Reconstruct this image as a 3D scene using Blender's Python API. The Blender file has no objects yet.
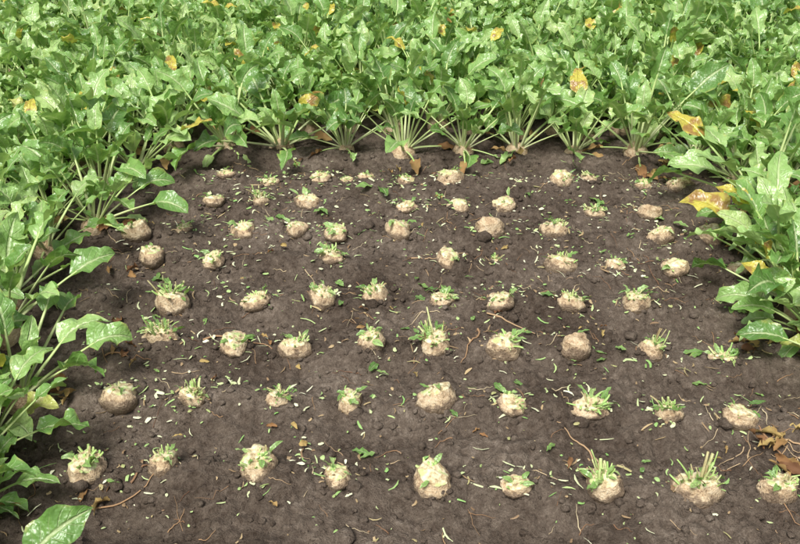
import bpy, math, random
import numpy as np
from mathutils import Vector, Matrix, Euler
SEED=11
rng=np.random.default_rng(SEED); random.seed(SEED)
scene=bpy.context.scene
U=lambda a,b: float(rng.uniform(a,b))

# ------------------------------------------------------------ node helpers
def new_mat(name):
    m=bpy.data.materials.new(name); m.use_nodes=True
    nt=m.node_tree; nt.nodes.clear()
    return m,nt
class NT:
    def __init__(s,nt): s.nt=nt
    def n(s,t,**kw):
        nd=s.nt.nodes.new(t)
        for k,v in kw.items(): setattr(nd,k,v)
        return nd
    def l(s,a,b): s.nt.links.new(a,b)
    def math(s,op,a,b=None,clamp=False):
        nd=s.n('ShaderNodeMath',operation=op); nd.use_clamp=clamp
        for i,x in enumerate((a,b)):
            if x is None: continue
            if isinstance(x,(int,float)): nd.inputs[i].default_value=x
            else: s.l(x,nd.inputs[i])
        return nd.outputs[0]
    def ramp(s,f,stops):
        nd=s.n('ShaderNodeValToRGB'); cr=nd.color_ramp
        while len(cr.elements)<len(stops): cr.elements.new(0.5)
        for e,(p,c) in zip(cr.elements,stops):
            e.position=p; e.color=(*c,1)
        s.l(f,nd.inputs[0]); return nd.outputs[0]
    def sm(s,x,a,b):
        nd=s.n('ShaderNodeMapRange',interpolation_type='SMOOTHSTEP')
        nd.inputs[1].default_value=a; nd.inputs[2].default_value=b
        nd.inputs[3].default_value=0; nd.inputs[4].default_value=1
        if a>b:
            nd.inputs[1].default_value=b; nd.inputs[2].default_value=a
            nd.inputs[3].default_value=1; nd.inputs[4].default_value=0
        s.l(x,nd.inputs[0]); return nd.outputs[0]
    def noise(s,vec,scale,detail=4,rough=0.55):
        nd=s.n('ShaderNodeTexNoise'); nd.inputs['Scale'].default_value=scale
        nd.inputs['Detail'].default_value=detail; nd.inputs['Roughness'].default_value=rough
        if vec is not None: s.l(vec,nd.inputs['Vector'])
        return nd.outputs[0]
    def mix(s,f,a,b,mode='MIX'):
        nd=s.n('ShaderNodeMix',data_type='RGBA',blend_type=mode)
        if isinstance(f,(int,float)): nd.inputs[0].default_value=f
        else: s.l(f,nd.inputs[0])
        for i,x in ((6,a),(7,b)):
            if isinstance(x,tuple): nd.inputs[i].default_value=(*x,1)
            else: s.l(x,nd.inputs[i])
        return nd.outputs[2]
    def bump(s,h,strength,dist):
        nd=s.n('ShaderNodeBump'); nd.inputs['Strength'].default_value=strength
        nd.inputs['Distance'].default_value=dist; s.l(h,nd.inputs['Height']); return nd.outputs[0]
    def out(s,col,rough,bump=None,spec=0.5,transl=0.0,tcol=None):
        p=s.n('ShaderNodeBsdfPrincipled'); o=s.n('ShaderNodeOutputMaterial')
        s.l(col,p.inputs['Base Color']) if not isinstance(col,tuple) else setattr(p.inputs['Base Color'],'default_value',(*col,1))
        if isinstance(rough,(int,float)): p.inputs['Roughness'].default_value=rough
        else: s.l(rough,p.inputs['Roughness'])
        p.inputs['Specular IOR Level'].default_value=spec
        if bump is not None: s.l(bump,p.inputs['Normal'])
        if transl>0:
            t=s.n('ShaderNodeBsdfTranslucent'); s.l(tcol if tcol is not None else col,t.inputs[0])
            m=s.n('ShaderNodeMixShader'); m.inputs[0].default_value=transl
            s.l(p.outputs[0],m.inputs[1]); s.l(t.outputs[0],m.inputs[2]); s.l(m.outputs[0],o.inputs[0])
        else: s.l(p.outputs[0],o.inputs[0])

def soil_material():
    m,nt=new_mat("soil"); s=NT(nt)
    pos=s.n('ShaderNodeNewGeometry').outputs['Position']
    a=s.noise(pos,2.6,4,0.6); b=s.noise(pos,34,5,0.75); c=s.noise(pos,160,3,0.75)
    f=s.math('ADD',s.math('MULTIPLY',a,0.38),s.math('ADD',s.math('MULTIPLY',b,0.42),s.math('MULTIPLY',c,0.20)))
    col=s.ramp(f,[(0.38,(0.042,0.029,0.020)),(0.46,(0.085,0.064,0.048)),(0.54,(0.138,0.108,0.083)),(0.63,(0.25,0.205,0.162))])
    h=s.math('ADD',s.math('MULTIPLY',b,0.7),s.math('MULTIPLY',c,0.5))
    s.out(col,0.95,s.bump(h,1.0,0.022),0.15)
    return m
def leaf_material(name="beet_leaf",dead=False):
    m,nt=new_mat(name); s=NT(nt)
    at=s.n('ShaderNodeAttribute',attribute_name='ld'); sep=s.n('ShaderNodeSeparateColor'); s.l(at.outputs['Color'],sep.inputs[0])
    u,t,r=sep.outputs
    a=s.math('MULTIPLY',s.math('ABSOLUTE',s.math('SUBTRACT',u,0.5)),2)
    mid=s.sm(a,0.15,0.03)
    ph=s.math('SUBTRACT',t,s.math('MULTIPLY',a,0.22))
    vv=s.math('SINE',s.math('MULTIPLY',ph,44.0))
    side=s.math('MULTIPLY',s.sm(vv,0.8,1.0),s.sm(a,0.95,0.3))
    vein=s.math('MAXIMUM',mid,s.math('MULTIPLY',side,0.4),clamp=True)
    pos=s.n('ShaderNodeTexCoord').outputs['Object']
    oi=s.n('ShaderNodeObjectInfo').outputs['Random']
    nz=s.noise(pos,18,2)
    f=s.math('ADD',s.math('MULTIPLY',r,0.5),s.math('ADD',s.math('MULTIPLY',nz,0.3),s.math('MULTIPLY',oi,0.2)))
    if dead:
        col=s.ramp(f,[(0.25,(0.13,0.060,0.03)),(0.5,(0.28,0.15,0.06)),(0.8,(0.44,0.33,0.12))])
        n2=s.noise(pos,60,3); col=s.mix(s.math('MULTIPLY',n2,0.5),col,(0.12,0.06,0.03))
        s.out(col,0.75,s.bump(n2,0.5,0.004),0.25,0.15)
        return m
    col=s.ramp(f,[(0.15,(0.070,0.165,0.035)),(0.34,(0.140,0.285,0.062)),(0.52,(0.230,0.405,0.105)),(0.70,(0.36,0.535,0.185)),(0.85,(0.46,0.59,0.22))])
    col=s.mix(s.math('MULTIPLY',vein,0.65),col,(0.56,0.64,0.34))
    yel=s.sm(r,0.970,0.980)
    col=s.mix(yel,col,s.mix(s.sm(nz,0.45,0.6),(0.57,0.50,0.08),(0.36,0.20,0.06)))
    mar=s.math('MULTIPLY',s.sm(a,0.72,1.0),s.math('MULTIPLY',s.sm(nz,0.52,0.62),0.45))
    col=s.mix(mar,col,(0.50,0.45,0.13))
    hh=s.math('ADD',s.math('MULTIPLY',s.noise(pos,60,1),0.8),s.math('MULTIPLY',s.math('SUBTRACT',1.0,vein),0.5))
    tc=s.mix(0.5,col,(0.38,0.60,0.07))
    s.out(col,0.36,s.bump(hh,0.9,0.009),0.8,0.32,tc)
    return m
def stalk_material():
    m,nt=new_mat("petiole"); s=NT(nt)
    at=s.n('ShaderNodeAttribute',attribute_name='ld'); sep=s.n('ShaderNodeSeparateColor'); s.l(at.outputs['Color'],sep.inputs[0])
    u,t,r=sep.outputs
    f=s.math('ADD',s.math('MULTIPLY',t,0.5),s.math('MULTIPLY',r,0.4))
    col=s.ramp(f,[(0.0,(0.66,0.66,0.44)),(0.4,(0.54,0.63,0.28)),(0.85,(0.37,0.53,0.16))])
    s.out(col,0.4,None,0.5,0.12,col)
    return m
def stub_material():
    m,nt=new_mat("petiole_stub"); s=NT(nt)
    at=s.n('ShaderNodeAttribute',attribute_name='ld'); sep=s.n('ShaderNodeSeparateColor'); s.l(at.outputs['Color'],sep.inputs[0])
    u,t,r=sep.outputs
    nz=s.noise(s.n('ShaderNodeTexCoord').outputs['Object'],70,3)
    f=s.math('ADD',s.math('MULTIPLY',r,0.7),s.math('MULTIPLY',nz,0.3))
    col=s.ramp(f,[(0.1,(0.20,0.12,0.06)),(0.25,(0.38,0.33,0.16)),(0.42,(0.48,0.52,0.24)),(0.62,(0.38,0.52,0.17)),(0.9,(0.24,0.42,0.11))])
    s.out(col,0.5,None,0.4,0.1,col)
    return m
def root_material():
    m,nt=new_mat("beet_root"); s=NT(nt)
    at=s.n('ShaderNodeAttribute',attribute_name='ld'); sep=s.n('ShaderNodeSeparateColor'); s.l(at.outputs['Color'],sep.inputs[0])
    u,z,r=sep.outputs
    pos=s.n('ShaderNodeTexCoord').outputs['Object']; oi=s.n('ShaderNodeObjectInfo').outputs['Random']
    off=s.n('ShaderNodeVectorMath',operation='ADD'); s.l(pos,off.inputs[0]); s.l(s.math('MULTIPLY',oi,9.0),off.inputs[1]); pos=off.outputs[0]
    n1=s.noise(pos,24,5,0.66); n2=s.noise(pos,120,3,0.7)
    col=s.ramp(s.math('ADD',s.math('MULTIPLY',n1,0.6),s.math('MULTIPLY',n2,0.4)),[(0.36,(0.20,0.13,0.075)),(0.45,(0.40,0.285,0.17)),(0.54,(0.54,0.42,0.27)),(0.66,(0.64,0.54,0.38))])
    zz=s.math('ADD',s.math('SUBTRACT',z,s.math('MULTIPLY',oi,0.24)),s.math('MULTIPLY',s.math('SUBTRACT',n1,0.5),2.0))
    dirt=s.sm(zz,0.38,0.05)
    col=s.mix(s.math('MULTIPLY',dirt,.84),col,s.ramp(n2,[(0.3,(0.080,0.054,0.037)),(0.7,(0.22,0.165,0.115))]))
    s.out(col,0.85,s.bump(s.math('ADD',n1,s.math('MULTIPLY',n2,0.7)),0.9,0.013),0.2)
    return m
def cut_material():
    m,nt=new_mat("beet_cut_crown"); s=NT(nt)
    pos=s.n('ShaderNodeTexCoord').outputs['Object']
    n1=s.noise(pos,50,4,0.6); n2=s.noise(pos,24,2)
    col=s.ramp(n1,[(0.33,(0.25,0.17,0.09)),(0.43,(0.45,0.36,0.20)),(0.54,(0.61,0.54,0.35)),(0.68,(0.73,0.69,0.50))])
    col=s.mix(s.sm(n2,0.48,0.62),col,(0.42,0.49,0.20))
    s.out(col,0.6,s.bump(n1,0.8,0.01),0.35)
    return m
def chip_material():
    m,nt=new_mat("chopped_leaf"); s=NT(nt)
    at=s.n('ShaderNodeAttribute',attribute_name='ld'); sep=s.n('ShaderNodeSeparateColor'); s.l(at.outputs['Color'],sep.inputs[0])
    u,t,r=sep.outputs
    col=s.ramp(r,[(0.0,(0.66,0.66,0.48)),(0.22,(0.54,0.56,0.34)),(0.42,(0.38,0.48,0.20)),(0.62,(0.19,0.36,0.10)),(0.76,(0.40,0.30,0.16)),(1.0,(0.18,0.11,0.06))])
    s.out(col,0.6,None,0.4,0.1,col)
    return m
def straw_material():
    m,nt=new_mat("dry_stalk"); s=NT(nt)
    at=s.n('ShaderNodeAttribute',attribute_name='ld'); sep=s.n('ShaderNodeSeparateColor'); s.l(at.outputs['Color'],sep.inputs[0])
    col=s.ramp(sep.outputs[2],[(0.0,(0.14,0.070,0.04)),(0.5,(0.31,0.19,0.10)),(1.0,(0.52,0.44,0.28))])
    s.out(col,0.8,None,0.3)
    return m
M_soil=soil_material(); M_leaf=leaf_material(); M_dead=leaf_material("withered_leaf",True); M_stalk=stalk_material()
M_stub=stub_material(); M_root=root_material(); M_cut=cut_material(); M_chip=chip_material(); M_straw=straw_material()

# ------------------------------------------------------------ mesh buffer
class Buf:
    def __init__(s): s.v=[];s.f=[];s.m=[];s.d=[];s.n=0
    def grid(s,pts,dat,mat,wrap=False):
        a,b=pts.shape[:2]; base=s.n
        s.v.append(pts.reshape(-1,3)); s.d.append(dat.reshape(-1,3)); s.n+=a*b
        bb=b if wrap else b-1
        for i in range(a-1):
            for j in range(bb):
                k=(j+1)%b
                s.f.append((base+i*b+j,base+i*b+k,base+(i+1)*b+k,base+(i+1)*b+j)); s.m.append(mat)
    def raw(s,v,f,dat,mat):
        base=s.n; s.v.append(np.asarray(v)); s.d.append(np.asarray(dat)); s.n+=len(v)
        for q in f: s.f.append(tuple(base+i for i in q)); s.m.append(mat)
    def mesh(s,name,mats,smooth=True):
        me=bpy.data.meshes.new(name)
        V=np.concatenate(s.v); D=np.concatenate(s.d)
        me.from_pydata(V.tolist(),[],s.f)
        for mm in mats: me.materials.append(mm)
        me.polygons.foreach_set('material_index',s.m)
        me.polygons.foreach_set('use_smooth',[smooth]*len(s.f))
        at=me.attributes.new('ld','FLOAT_COLOR','POINT')
        at.data.foreach_set('color',np.c_[D,np.ones(len(D))].astype(np.float32).ravel())
        me.update(); return me
def link(name,me,parent=None):
    o=bpy.data.objects.new(name,me); scene.collection.objects.link(o)
    if parent: o.parent=parent
    return o

# ------------------------------------------------------------ terrain height
def vnoise(x,y,seed):
    xi=np.floor(x).astype(np.int64); yi=np.floor(y).astype(np.int64); fx=x-xi; fy=y-yi
    fx=fx*fx*(3-2*fx); fy=fy*fy*(3-2*fy)
    def h(a,b):
        k=(a*374761393+b*668265263+seed*1442695)&0x7fffffff
        k=((k^(k>>13))*1274126177)&0x7fffffff
        k=k^(k>>16)
        return (k&0xffff)/65535.
    return (h(xi,yi)*(1-fx)+h(xi+1,yi)*fx)*(1-fy)+(h(xi,yi+1)*(1-fx)+h(xi+1,yi+1)*fx)*fy
ROWY=np.array([1.76,2.09,2.47,2.79,3.13,3.46,3.74,4.01,4.32,4.70])
def height(x,y):
    x=np.asarray(x,float); y=np.asarray(y,float)
    yy=y+0.045*x+0.06*(vnoise(x*1.7,y*1.7,91)-.5)
    d=np.min(np.abs(yy[...,None]-ROWY),axis=-1)
    h=0.036*np.exp(-(d/0.075)**2)
    h=h+0.04*(vnoise(x*2.2,y*2.6,1)-.5)
    h=h+0.038*(vnoise(x*8,y*9,2)-.5)
    n=vnoise(x*19,y*19,3); h=h+0.030*(1-np.abs(2*n-1))*vnoise(x*5,y*5,9)
    n=vnoise(x*43+3,y*43,4); h=h+0.019*(1-np.abs(2*n-1))*(.3+1.0*vnoise(x*7,y*7,19))
    h=h+0.010*vnoise(x*90,y*90,5)
    return h
def hs(x,y): return float(height(np.array([x]),np.array([y]))[0])
def axis(lo,hi,step,far,n=26):
    core=np.arange(lo,hi,step)
    g=np.geomspace(step*2,far,n)
    return np.concatenate([lo-g[::-1],core,core[-1]+g])
xs=axis(-1.75,2.05,0.0085,300); ys=axis(1.5,5.1,0.0085,300)
X,Y=np.meshgrid(xs,ys); Z=height(X,Y)
fade=np.clip(1-(np.maximum(np.abs(X)-12,0)+np.maximum(np.abs(Y-6)-14,0))/20,0,1); Z=Z*fade
nx,ny=len(xs),len(ys)
me=bpy.data.meshes.new("soil")
me.vertices.add(nx*ny); me.vertices.foreach_set('co',np.stack([X,Y,Z],-1).astype(np.float32).ravel())
I=np.arange(nx*ny).reshape(ny,nx)
Q=np.stack([I[:-1,:-1],I[:-1,1:],I[1:,1:],I[1:,:-1]],-1).reshape(-1,4)
me.loops.add(Q.size); me.loops.foreach_set('vertex_index',Q.ravel().astype(np.int32))
me.polygons.add(len(Q)); me.polygons.foreach_set('loop_start',np.arange(0,Q.size,4,dtype=np.int32))
me.polygons.foreach_set('use_smooth',np.ones(len(Q),bool))
me.materials.append(M_soil); me.update(calc_edges=True); me.validate()
link("ground",me)

# ------------------------------------------------------------ leaf / stalk builders
def frame_path(p0,az,elev,lens,azdrift=0.0):
    pts=[np.array(p0,float)]; tans=[]
    for i,(e,l) in enumerate(zip(elev,lens)):
        a=az+azdrift*i/len(elev)
        t=np.array([math.cos(e)*math.cos(a),math.cos(e)*math.sin(a),math.sin(e)]); tans.append(t)
        pts.append(pts[-1]+t*l)
    tans.append(tans[-1]); return np.array(pts),np.array(tans)
def tube(buf,pts,tans,rad,mat,r,t0=0,t1=1,ns=5,flat=0.65):
    up=np.array([0,0,1.]); out=np.zeros((len(pts),ns,3)); dat=np.zeros((len(pts),ns,3))
    for i,(p,t) in enumerate(zip(pts,tans)):
        s=np.cross(t,up); s=s/(np.linalg.norm(s)+1e-6) if np.linalg.norm(s)>1e-3 else np.array([1.,0,0]); n=np.cross(s,t)
        for j in range(ns):
            a=2*math.pi*j/ns
            out[i,j]=p+rad[i]*(math.cos(a)*s+flat*math.sin(a)*n)
        dat[i,:,0]=.5; dat[i,:,1]=t0+(t1-t0)*i/(len(pts)-1); dat[i,:,2]=r
    buf.grid(out,dat,mat,True)
def blade(buf,p0,az,elev,L,W,twist,r,mat,nu=7,fold=0.35,ruf=0.3,drift=0.0):
    nt=len(elev)+1
    pts,tans=frame_path(p0,az,elev,[L/(nt-1)]*(nt-1),drift)
    us=np.linspace(-1,1,nu)
    ph=rng.uniform(0,6.28,6); fq=rng.uniform(10,17,2)
    out=np.zeros((nt,nu,3)); dat=np.zeros((nt,nu,3))
    pk=rng.uniform(.5,.72)
    s0=np.array([math.sin(az),-math.cos(az),0])
    for i,(p,tn) in enumerate(zip(pts,tans)):
        t=i/(nt-1)
        w=W*(math.sin(math.pi*min(1,(t*0.985+0.015))**pk)**0.7)
        if t<0.12: w*=0.5+0.5*t/0.12
        n0=np.cross(s0,tn); tw=twist*(0.3+t)
        s=s0*math.cos(tw)+n0*math.sin(tw); n=np.cross(s,tn)
        for j,u in enumerate(us):
            au=abs(u); sd=0 if u<0 else 1
            wv=math.sin(ph[sd]+t*fq[sd])
            ww=w*(1+0.09*math.sin(ph[2+sd]+t*17)*au)
            off=w*(fold*au**1.3+ruf*wv*au*au+0.15*math.sin(ph[4]+t*24+u*5)*(0.3+au)*(1-au*0.6))
            out[i,j]=p+s*u*ww*(1-0.12*au)+n*off+tn*(0.08*W*au*math.sin(ph[4+sd]+t*14) - (0.22*W*au if t<0.25 else 0)*(1-t/0.25))
        dat[i,:,0]=us*.5+.5; dat[i,:,1]=t; dat[i,:,2]=r
    buf.grid(out,dat,mat)
def beet_leaf(buf,c,az,e0,e1,PL,L,W,rr=None,dead=False,bend=.35,seg=12):
    r=float(rng.random()) if rr is None else rr
    npt=6; es=np.linspace(e0,e0+(e1-e0)*bend,npt)
    p0=np.array(c)+np.array([math.cos(az),math.sin(az),0])*0.02
    pts,tans=frame_path(p0,az,es,[PL/npt]*npt,U(-.2,.2))
    tube(buf,pts,tans,np.linspace(0.0085,0.0044,npt+1)*U(.8,1.2),1,min(r,.965))
    eb=np.linspace(es[-1],e1,seg)
    blade(buf,pts[-1]-tans[-1]*0.012,az,eb,L,W,U(-.9,.9),r,0 if not dead else 2,fold=U(.1,.5),ruf=U(.18,.44),drift=U(-.7,.7))
def plant(n,kind):
    b=Buf()
    for i in range(n):
        f=i/(n-1); az=i*2.39996+U(-.45,.45)
        if kind=='open':
            e0=math.radians(84-54*f**1.1+U(-10,10)); e1=math.radians(46-60*f+U(-30,20)); PL=U(.22,.34)*(0.8+0.35*f); L=U(.12,.19); bd=.10
        else:
            e0=math.radians(86-44*f+U(-9,9)); e1=math.radians(42-80*f+U(-32,28)); PL=U(.16,.30)*(0.75+0.4*(1-f)+.1); L=U(.10,.18); bd=.3
        if i<4: PL*=.7; L*=.75
        W=L*U(.27,.38)
        beet_leaf(b,(0,0,0.03),az,e0,e1,PL,L,W,bend=bd)
    if kind=='open':
        for k in range(3):
            beet_leaf(b,(0,0,0.03),U(0,6.28),math.radians(15),math.radians(-30),U(.1,.18),U(.07,.12),.028,dead=(U(0,1)<.6),rr=U(.5,1))
    a=np.linspace(0,2*math.pi,10,endpoint=False); prof=[(.052,-.03),(.062,.0),(.055,.03),(.035,.052),(.004,.06)]
    pts=np.array([[(R*math.cos(q),R*math.sin(q),z) for q in a] for R,z in prof]); dat=np.full(pts.shape,.7)
    b.grid(pts,dat,3,True)
    return b.mesh("sugar_beet_plant_mesh",[M_leaf,M_stalk,M_dead,M_root])
DENSE=[plant(int(rng.integers(25,31)),'dense') for _ in range(12)]
OPEN=[plant(int(rng.integers(14,20)),'open') for _ in range(9)]

crop=bpy.data.objects.new("sugar_beet_crop",None); scene.collection.objects.link(crop)
def yb(x): return 4.66-0.03*x
def lb(y): return float(np.interp(y,[1.6,2.2,2.6,3.2,4.6],[-1.17,-1.22,-1.33,-1.42,-1.40]))
def rb(y):
    return float(np.interp(y,[1.5,2.45,2.65,3.2,3.6,4.6],[1.95,1.95,1.56,1.56,1.68,1.60]))
def put(x,yy,me,edge,tx,ty,sc):
    o=link("plant",me,crop); o.location=(x,yy,hs(x,yy)-.005)
    o.rotation_euler=(Euler((tx,ty,0)).to_matrix()@Euler((0,0,U(0,6.28))).to_matrix()).to_euler()
    o.scale=(sc,sc,sc*U(.92,1.15))
for k in range(-4,34):
    y0=4.78+0.335*(k-10)
    x=-7.5
    while x<7.5:
        x+=U(.19,.27)+(.10 if (k==10 and abs(x)<1.5) else 0)
        yy=y0-0.045*x+U(-.05,.05)
        if yy<yb(x)-.02 and lb(yy)<x<rb(yy): continue
        if yy<1.3 and abs(x)<1.1: continue
        inb=min(yb(x)-yy, x-lb(yy), rb(yy)-x)
        edge = inb>-0.22
        me=OPEN[int(rng.integers(len(OPEN)))] if edge else DENSE[int(rng.integers(len(DENSE)))]
        tx=U(-.16,.16); ty=U(-.16,.16)
        if edge:
            if yy>=yb(x)-.02: tx+=0.10
            elif x<0: ty+=0.18 if yy>2.3 else .05
            else: ty-=0.22
        sc=U(.84,1.18)*(1.08 if edge else 1)
        if edge and x<0 and yy<2.6: sc=min(sc,.95)
        put(x,yy,me,edge,tx,ty,sc)
for (x,yy) in [(1.70,2.66),(1.62,2.88),(1.68,3.12),(1.68,3.38),(1.72,3.62)]:
    put(x,yy,DENSE[int(rng.integers(12))],True,U(-.1,.1),-.24,U(.9,1.05))
for (x,yy) in [(-1.30,1.98),(-1.36,2.3)]:
    put(x,yy,DENSE[int(rng.integers(12))],True,U(-.1,.1),.02,.85)

# ------------------------------------------------------------ topped beets
BE=[(-.965,2.135,.06,'s'),(-.729,2.139,.048,'s'),(-.435,2.121,.06,'s'),(-.182,2.099,.05,'w'),(.103,2.081,.062,'f'),(.363,2.068,.043,'w'),(.611,2.068,.056,'t'),(.905,2.043,.068,'t'),(1.154,2.026,.055,'s'),
(-.983,2.506,.066,'f'),(-.711,2.484,.046,'t'),(-.417,2.489,.048,'g'),(-.161,2.489,.05,'s'),(.119,2.473,.068,'f'),(.394,2.44,.048,'w'),(.648,2.429,.059,'g'),(.9,2.413,.042,'t'),(1.162,2.398,.055,'f'),
(-.902,2.835,.054,'t'),(-.627,2.821,.060,'w'),(-.386,2.821,.056,'s'),(-.099,2.815,.053,'s'),(.148,2.795,.061,'t'),(.402,2.788,.064,'s'),(.664,2.762,.056,'n'),(.941,2.756,.048,'t'),(1.204,2.756,.05,'g'),
(-.911,3.111,.064,'t'),(-.59,3.165,.056,'w'),(-.322,3.134,.054,'s'),(-.092,3.181,.054,'s'),(.177,3.134,.048,'g'),(.419,3.119,.062,'w'),(.694,3.111,.052,'s'),(.962,3.081,.056,'s'),
(-1.084,3.5,.062,'f'),(-.817,3.482,.052,'w'),(-.312,3.5,.054,'g'),(.214,3.482,.060,'f'),(.411,3.482,.026,'t'),(.715,3.428,.060,'s'),(.937,3.437,.042,'w'),(1.197,3.402,.056,'f'),(1.466,3.394,.05,'w'),
(-1.227,3.767,.064,'f'),(-.999,3.787,.040,'w'),(-.748,3.767,.060,'f'),(-.483,3.767,.054,'f'),(-.292,3.737,.056,'w'),(0,3.767,.070,'f'),(.434,3.747,.066,'n'),(.717,3.717,.060,'s'),(1.207,3.708,.062,'f'),(1.426,3.688,.066,'f'),
(-.924,4.033,.047,'w'),(-.692,4.056,.040,'t'),(-.45,4.045,.060,'f'),(.03,4.0,.047,'w'),(.289,4.011,.052,'f'),(.506,4.0,.060,'f'),(.949,3.956,.047,'g'),(1.205,3.956,.052,'n'),
(-.912,4.354,.042,'w'),(-.681,4.329,.042,'w'),(-.422,4.329,.048,'w'),(-.285,4.329,.035,'w'),(-.185,4.329,.038,'w'),(.042,4.329,.048,'w'),(.27,4.354,.074,'f'),(.825,4.304,.060,'f'),(.988,4.304,.040,'g'),(1.253,4.268,.045,'w'),(1.441,4.268,.062,'f')]
def stub(b,p,az,el,ln,r0,rv,mat=1):
    n=4; es=np.linspace(el,el+U(-.5,.4),n)
    pts,tans=frame_path(p,az,es,[ln/n]*n,U(-.6,.6))
    rad=np.linspace(r0,r0*U(.45,.8),n+1)
    tube(b,pts,tans,rad,mat,rv,0,U(.3,.9),5,U(.35,.6))
    e=pts[-1]
    ring=b.n-5; b.v.append(np.array([e+tans[-1]*r0*.2])); b.d.append(np.array([[.5,0,rv]]))
    for j in range(5): b.f.append((ring+j,ring+(j+1)%5,b.n)); b.m.append(mat)
    b.n+=1
def beet(R,style):
    b=Buf(); na=34
    k={'f':.90,'s':.98,'t':1.04,'w':.66,'g':.64,'n':1.0}[style]*U(.84,1.13)
    prof=[(.62,-.75,0),(.9,-.35,0),(1.0,-.05,0),(1.03,.12,0),(1.0,.28,0),(.94,.44,0),(.86,.60,0),(.77,.75,0)]
    if style=='n': prof+=[(.54,.90,0),(.34,.98,0),(.14,1.01,0),(.005,1.02,0)]
    else: prof+=[(.70,.84,1),(.58,.89,1),(.38,.92,1),(.2,.93,1),(.005,.93,1)]
    sx=U(.86,1.14); lob=rng.uniform(0,6.28,4); tilt=(U(-.35,.35),U(-.45,.05))
    sd=int(rng.integers(1000)); A=np.linspace(0,2*math.pi,na,endpoint=False)
    pts=np.zeros((len(prof),na,3)); dat=np.zeros((len(prof),na,3))
    for i,(pr,pz,_) in enumerate(prof):
        for j,a in enumerate(A):
            q=1+.07*math.sin(2*a+lob[0])+.05*math.sin(3*a+lob[1]+pz)+.035*math.sin(7*a+lob[2]+3*pz)+.025*math.sin(12*a+lob[3]+7*pz)
            x=pr*q*math.cos(a)*sx; y=pr*q*math.sin(a)/sx
            z=pz*k
            if pz>.55: z+=(x*tilt[0]+y*tilt[1])*(pz-.5)*1.8
            nn=float(vnoise(np.array([x*3+sd+pz*3]),np.array([y*3+pz*3]),7)[0])-.5
            n2=float(vnoise(np.array([x*8+sd+pz*5]),np.array([y*8+pz*7]),8)[0])-.5
            z+=(nn*.2+n2*.12)*(1 if pz>.1 else 0); x*=1+nn*.17+n2*.09; y*=1+nn*.17+n2*.09
            pts[i,j]=(x*R,y*R,z*R)
        dat[i,:,0]=.5; dat[i,:,1]=pz; dat[i,:,2]=.5
    nb=7
    b.grid(pts[:nb+1],dat[:nb+1],0,True)
    b.grid(pts[nb:],dat[nb:],0 if style=='n' else 2,True)
    def surf(rr,a):
        idx=np.interp(rr,[.0,.34,.5,.6,.7,.8,.9,.98],[12,10,9,8,7,6,5,4]) if style!='n' else 9
        i0=int(idx); f=idx-i0; j=int(a/(2*math.pi)*na)%na
        i1=min(i0+1,len(prof)-1); return pts[i0,j]*(1-f)+pts[i1,j]*f
    ns={'f':int(U(5,11)),'s':int(U(18,28)),'t':int(U(24,36)),'w':int(U(10,18)),'g':int(U(16,26)),'n':0}[style]
    ca=U(0,6.28)
    for q in range(ns):
        rr=U(.1,.75); a=(ca+float(rng.normal(0,1.3)))%6.2831; p=surf(rr,a)-np.array([0,0,.004])
        el=math.radians({'f':45,'s':60,'t':70,'w':40,'g':38,'n':50}[style]-26*(rr-.3)*1.6+U(-25,25))
        ln={'f':U(.1,.28),'s':U(.12,.45),'t':U(.2,.8),'w':U(.12,.38),'g':U(.25,.75),'n':.2}[style]*R
        if style=='t' and q<4: ln=R*U(.9,1.5)
        if style=='s' and q<2: ln=R*U(.4,.85)
        stub(b,p,a+U(-.7,.7),el,ln,U(.003,.0075),float(rng.random()),1)
    for q in range({'t':7,'g':8,'s':5,'w':4,'f':2,'n':0}[style]):
        a=U(0,6.28); p=surf(U(.2,.8),a)+np.array([0,0,.002])
        L=R*U(.4,1.0); blade(b,p,a+U(-.8,.8),np.linspace(U(.0,1.2),U(-.8,.3),5),L,L*U(.12,.3),U(-1,1),U(.3,.96),3,nu=3,fold=.2,ruf=.5)
    return b.mesh("sugar_beet_mesh",[M_root,M_stub,M_cut,M_leaf])
for (x,y,R,st) in BE:
    R*=1.0
    o=link("topped_sugar_beet",beet(R,st)); o.location=(x+U(-.014,.014),y-.010+U(-.014,.014),float(np.mean([hs(x+R*c,y+R*s) for c,s in ((1,0),(-1,0),(0,1),(0,-1),(0,0))]))+R*.05-.002)
    o.rotation_euler=(U(-.2,.2),U(-.2,.2),0)

# ------------------------------------------------------------ soil clods
import bmesh
def ico(sub):
    bm=bmesh.new(); bmesh.ops.create_icosphere(bm,subdivisions=sub,radius=1); v=np.array([v.co[:] for v in bm.verts]); f=[[v.index for v in f.verts] for f in bm.faces]; bm.free(); return v,f
iv,fi=ico(1); iv2,fi2=ico(2)
b=Buf(); NCL=11000
cx=rng.uniform(-1.7,2.0,NCL); cy=rng.uniform(1.55,4.9,NCL)
kk=0
for (x,y,R,st) in BE:
    for q in range(34):
        a=U(0,6.28); d=R*U(.95,1.5); cx[kk]=x+math.cos(a)*d; cy[kk]=y-.01+math.sin(a)*d; kk+=1
cz=height(cx,cy); cs=0.0032+0.011*rng.random(NCL)**3.2+.022*(rng.random(NCL)>.978)*rng.random(NCL)
for x,y,z,sz in zip(cx,cy,cz,cs):
    big=sz>.009; v=(iv2 if big else iv).copy(); v*=rng.uniform(.74,1.22,(len(v),1)); v*=np.array([U(.8,1.3),U(.8,1.3),U(.5,.85)])
    a=U(0,6.28); R=np.array([[math.cos(a),-math.sin(a),0],[math.sin(a),math.cos(a),0],[0,0,1]])
    b.raw(v@R.T*sz+np.array([x,y,z+sz*.05]),fi2 if big else fi,np.full((len(v),3),.5),0)
link("soil_clods",b.mesh("soil_clods",[M_soil],smooth=True))

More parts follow.
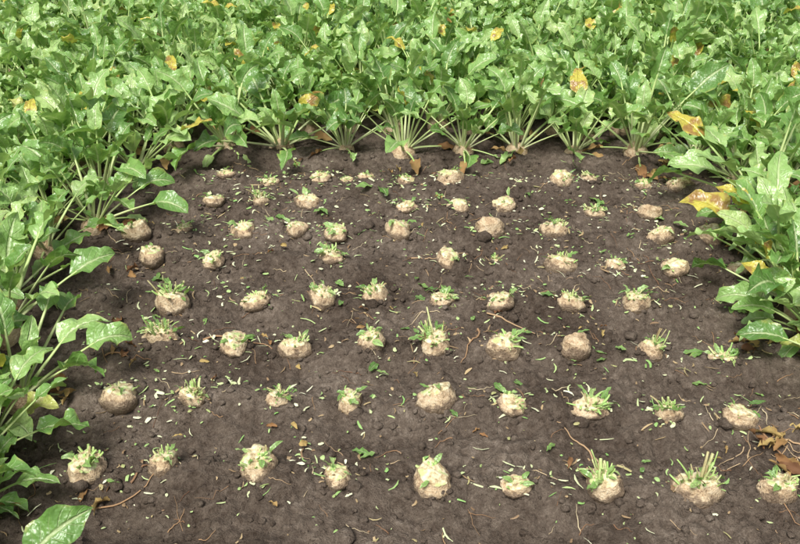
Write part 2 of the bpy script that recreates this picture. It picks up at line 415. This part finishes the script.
# ------------------------------------------------------------ chopped tops
b=Buf()
def chip(x,y,L,W,r):
    a=U(0,6.28); z=hs(x,y)+.004; n=4
    bend=U(-.9,.9); pts=np.zeros((n,3,3)); dat=np.zeros((n,3,3)); sk=U(-.5,.5); tl=U(-.3,.3)
    for i in range(n):
        t=i/(n-1)-.5; aa=a+bend*t; c=np.array([x+math.cos(a)*t*L-math.sin(a)*bend*t*t*L, y+math.sin(a)*t*L+math.cos(a)*bend*t*t*L, z+tl*t*L+U(0,.002)])
        w=W*(1-U(.2,.8)*abs(2*t)**2)*.5*U(.7,1.2)
        for j,u in enumerate((-1,0,1)):
            pts[i,j]=c+np.array([-math.sin(aa)*u*w,math.cos(aa)*u*w,(.25*w if u else .6*w)+sk*w*u])
    dat[:,:,2]=r; b.grid(pts,dat,0)
for (x,y,R,st) in BE:
    for q in range(int(U(10,28))):
        d=R*(1.0+abs(rng.normal(0,1.1))); a=U(0,6.28)
        L=U(.007,.024) if U(0,1)<.72 else U(.024,.06)
        chip(x+math.cos(a)*d,y+math.sin(a)*d*.9,L,L*U(.3,.7) if L<.024 else U(.004,.010),float(rng.random()))
for q in range(1250):
    x=U(-1.35,1.7); y=U(1.7,4.6); L=U(.004,.018) if U(0,1)<.8 else U(.02,.065)
    chip(x,y,L,L*U(.3,.7) if L<.02 else U(.003,.007),float(rng.random())**.6)
for (cx_,cy_,n,sp) in [(-.86,2.42,20,.07),(-.62,2.62,12,.05),(-.28,2.2,16,.06),(.0,4.0,44,.16),(.1,4.33,44,.16),(-.45,4.35,34,.16),(1.25,3.75,20,.1),(.45,3.25,14,.08),(-1.0,2.55,12,.06),(.9,3.45,12,.08),(-.35,3.75,22,.12),(.75,3.85,22,.12),(.15,3.55,14,.1),(-.7,3.3,14,.1),(.7,4.25,28,.14),(-.8,4.1,22,.12)]:
    for q in range(n):
        L=U(.008,.028); chip(cx_+float(rng.normal(0,sp)),cy_+float(rng.normal(0,sp)),L,L*U(.3,.7),U(0,.65))
link("chopped_beet_tops",b.mesh("chopped_beet_tops",[M_chip]))

# larger torn green leaves
b=Buf()
TL=[(-.124,4.21,.09),(.45,4.6,.08),(1.09,2.78,.07),(.745,2.73,.06),(.38,2.6,.05),(-.08,2.22,.055),(1.05,2.59,.05),(.37,2.52,.05),(-.62,3.92,.07),(-.1,2.68,.07),(.62,3.1,.05),(-.35,3.98,.06),(.1,3.3,.06),(1.0,4.1,.07),(1.2,2.05,.05),(-.9,2.08,.05),(1.3,3.9,.07),(1.2,2.45,.06),(.9,3.55,.05),(-.8,3.0,.05),(.2,4.15,.06),(-.5,4.2,.06),(.0,2.95,.04),(.5,2.25,.04),(.85,2.75,.05),(-.25,3.35,.05),(1.35,3.1,.06),(-1.05,3.35,.06)]
for q in range(40): TL.append((U(-1.25,1.5),U(1.9,4.5),U(.025,.05)))
for (x,y,s) in TL:
    for q in range(2 if s>.05 else 1):
        blade(b,(x+U(-.03,.03),y+U(-.03,.03),hs(x,y)+.012),U(0,6.28),np.linspace(U(.1,.5),U(-.4,.0),7),s*U(.8,1.3),s*U(.12,.34),U(-.4,.4),U(.1,.9),0,nu=5,fold=.15,ruf=.35)
link("torn_beet_leaves",b.mesh("torn_beet_leaves",[M_leaf]))

# withered leaves
b=Buf()
WL=[(-.93,2.03,.06,4),(-.381,2.286,.045,3),(-.681,2.669,.045,2),(-1.018,2.762,.06,4),(1.225,2.286,.07,8),(1.364,2.895,.07,6),(1.271,2.17,.07,6),(-1.36,3.767,.09,5),(1.493,4.55,.09,5),(.65,4.62,.08,3),(-1.2,2.551,.08,4),(-1.2,3.4,.07,3),(.35,3.05,.04,2),(-.5,2.85,.04,2),(.75,2.95,.04,2),(-1.25,4.3,.08,3),(1.6,3.9,.08,3),(1.35,4.45,.08,4),(.0,4.6,.05,2),(-.6,4.6,.05,2),(1.5,3.6,.06,3),(-1.1,3.0,.06,3),(1.0,2.2,.04,2),(.2,2.3,.03,2),(-.2,3.0,.03,1),(.5,3.6,.04,2),(-.55,3.6,.04,2)]
for q in range(22): WL.append((U(-1.3,1.6),U(1.9,4.6),U(.02,.045),1))
for (x,y,s,n) in WL:
    for q in range(n):
        blade(b,(x+U(-.07,.07),y+U(-.06,.06),hs(x,y)+.014),U(0,6.28),np.linspace(U(.1,.6),U(-.7,.0),8),s*U(.6,1.3),s*U(.12,.28),U(-1.4,1.4),U(0,1.4),0,nu=5,fold=.6,ruf=.6)
link("withered_leaves",b.mesh("withered_leaves",[M_dead]))

# dry stalks and root strands
b=Buf()
def strand(x,y,a,L,r,rv,n=9):
    p=[]
    for i in range(n):
        p.append((x,y,hs(x,y)+r+.002)); a+=U(-.32,.32); x+=math.cos(a)*L/n; y+=math.sin(a)*L/n
    p=np.array(p); t=np.gradient(p,axis=0); t/=np.linalg.norm(t,axis=1)[:,None]
    tube(b,p,t,np.linspace(r,r*.35,n),0,rv,ns=5,flat=1)
for q in range(340):
    strand(U(-1.35,1.6),U(1.8,4.6),U(0,6.28),U(.03,.13),U(.0008,.0022),float(rng.random()))
for q in range(26):
    strand(1.22+float(rng.normal(0,.1)),2.28+float(rng.normal(0,.09)),U(0,6.28),U(.08,.2),U(.0012,.0026),U(.3,.95))
for (x,y,a,L) in [(-1.0,2.0,.1,.3),(-.83,2.08,.9,.15),(1.2,2.35,-1.2,.3),(1.25,2.3,-.6,.22),(.35,3.05,-.8,.3),(.3,2.9,-1.,.25),(-1.1,2.75,.4,.2),(.62,2.2,1.3,.2),(1.35,2.9,.9,.2),(.05,3.5,.2,.3),(-.75,2.84,.2,.3)]:
    strand(x,y,a,L,.0042,U(.1,.6),14)
link("dry_stalks",b.mesh("dry_stalks",[M_straw]))

# ------------------------------------------------------------ light
w=bpy.data.worlds.new("World"); scene.world=w; w.use_nodes=True; nt=w.node_tree
bg=nt.nodes['Background']; sk=nt.nodes.new('ShaderNodeTexSky'); sk.sky_type='NISHITA'; sk.sun_disc=False
EL=math.radians(58); AZ=math.radians(205)
sk.sun_elevation=EL; sk.sun_rotation=AZ; sk.dust_density=4.0; sk.air_density=1.0
hsv=nt.nodes.new('ShaderNodeHueSaturation'); hsv.inputs['Saturation'].default_value=0.35   # hazy white sky
nt.links.new(sk.outputs[0],hsv.inputs['Color']); nt.links.new(hsv.outputs[0],bg.inputs[0]); bg.inputs[1].default_value=0.15
sd=bpy.data.lights.new("sun",'SUN'); sd.energy=4.9; sd.angle=math.radians(20); sd.color=(1,.975,.93)
so=bpy.data.objects.new("sun",sd); scene.collection.objects.link(so)
dirv=Vector((math.sin(AZ)*math.cos(EL),math.cos(AZ)*math.cos(EL),math.sin(EL)))
so.rotation_euler=dirv.to_track_quat('Z','Y').to_euler(); so.location=dirv*20

cd=bpy.data.cameras.new("camera"); cam=bpy.data.objects.new("camera",cd); scene.collection.objects.link(cam)
cam.location=(0,0,2.0); cam.rotation_euler=(math.radians(60),0,0); cd.lens=40.5; cd.sensor_width=36; cd.clip_end=1000; cd.clip_start=.05
scene.camera=cam
scene.view_settings.view_transform='Standard'; scene.view_settings.look='None'; scene.view_settings.exposure=0
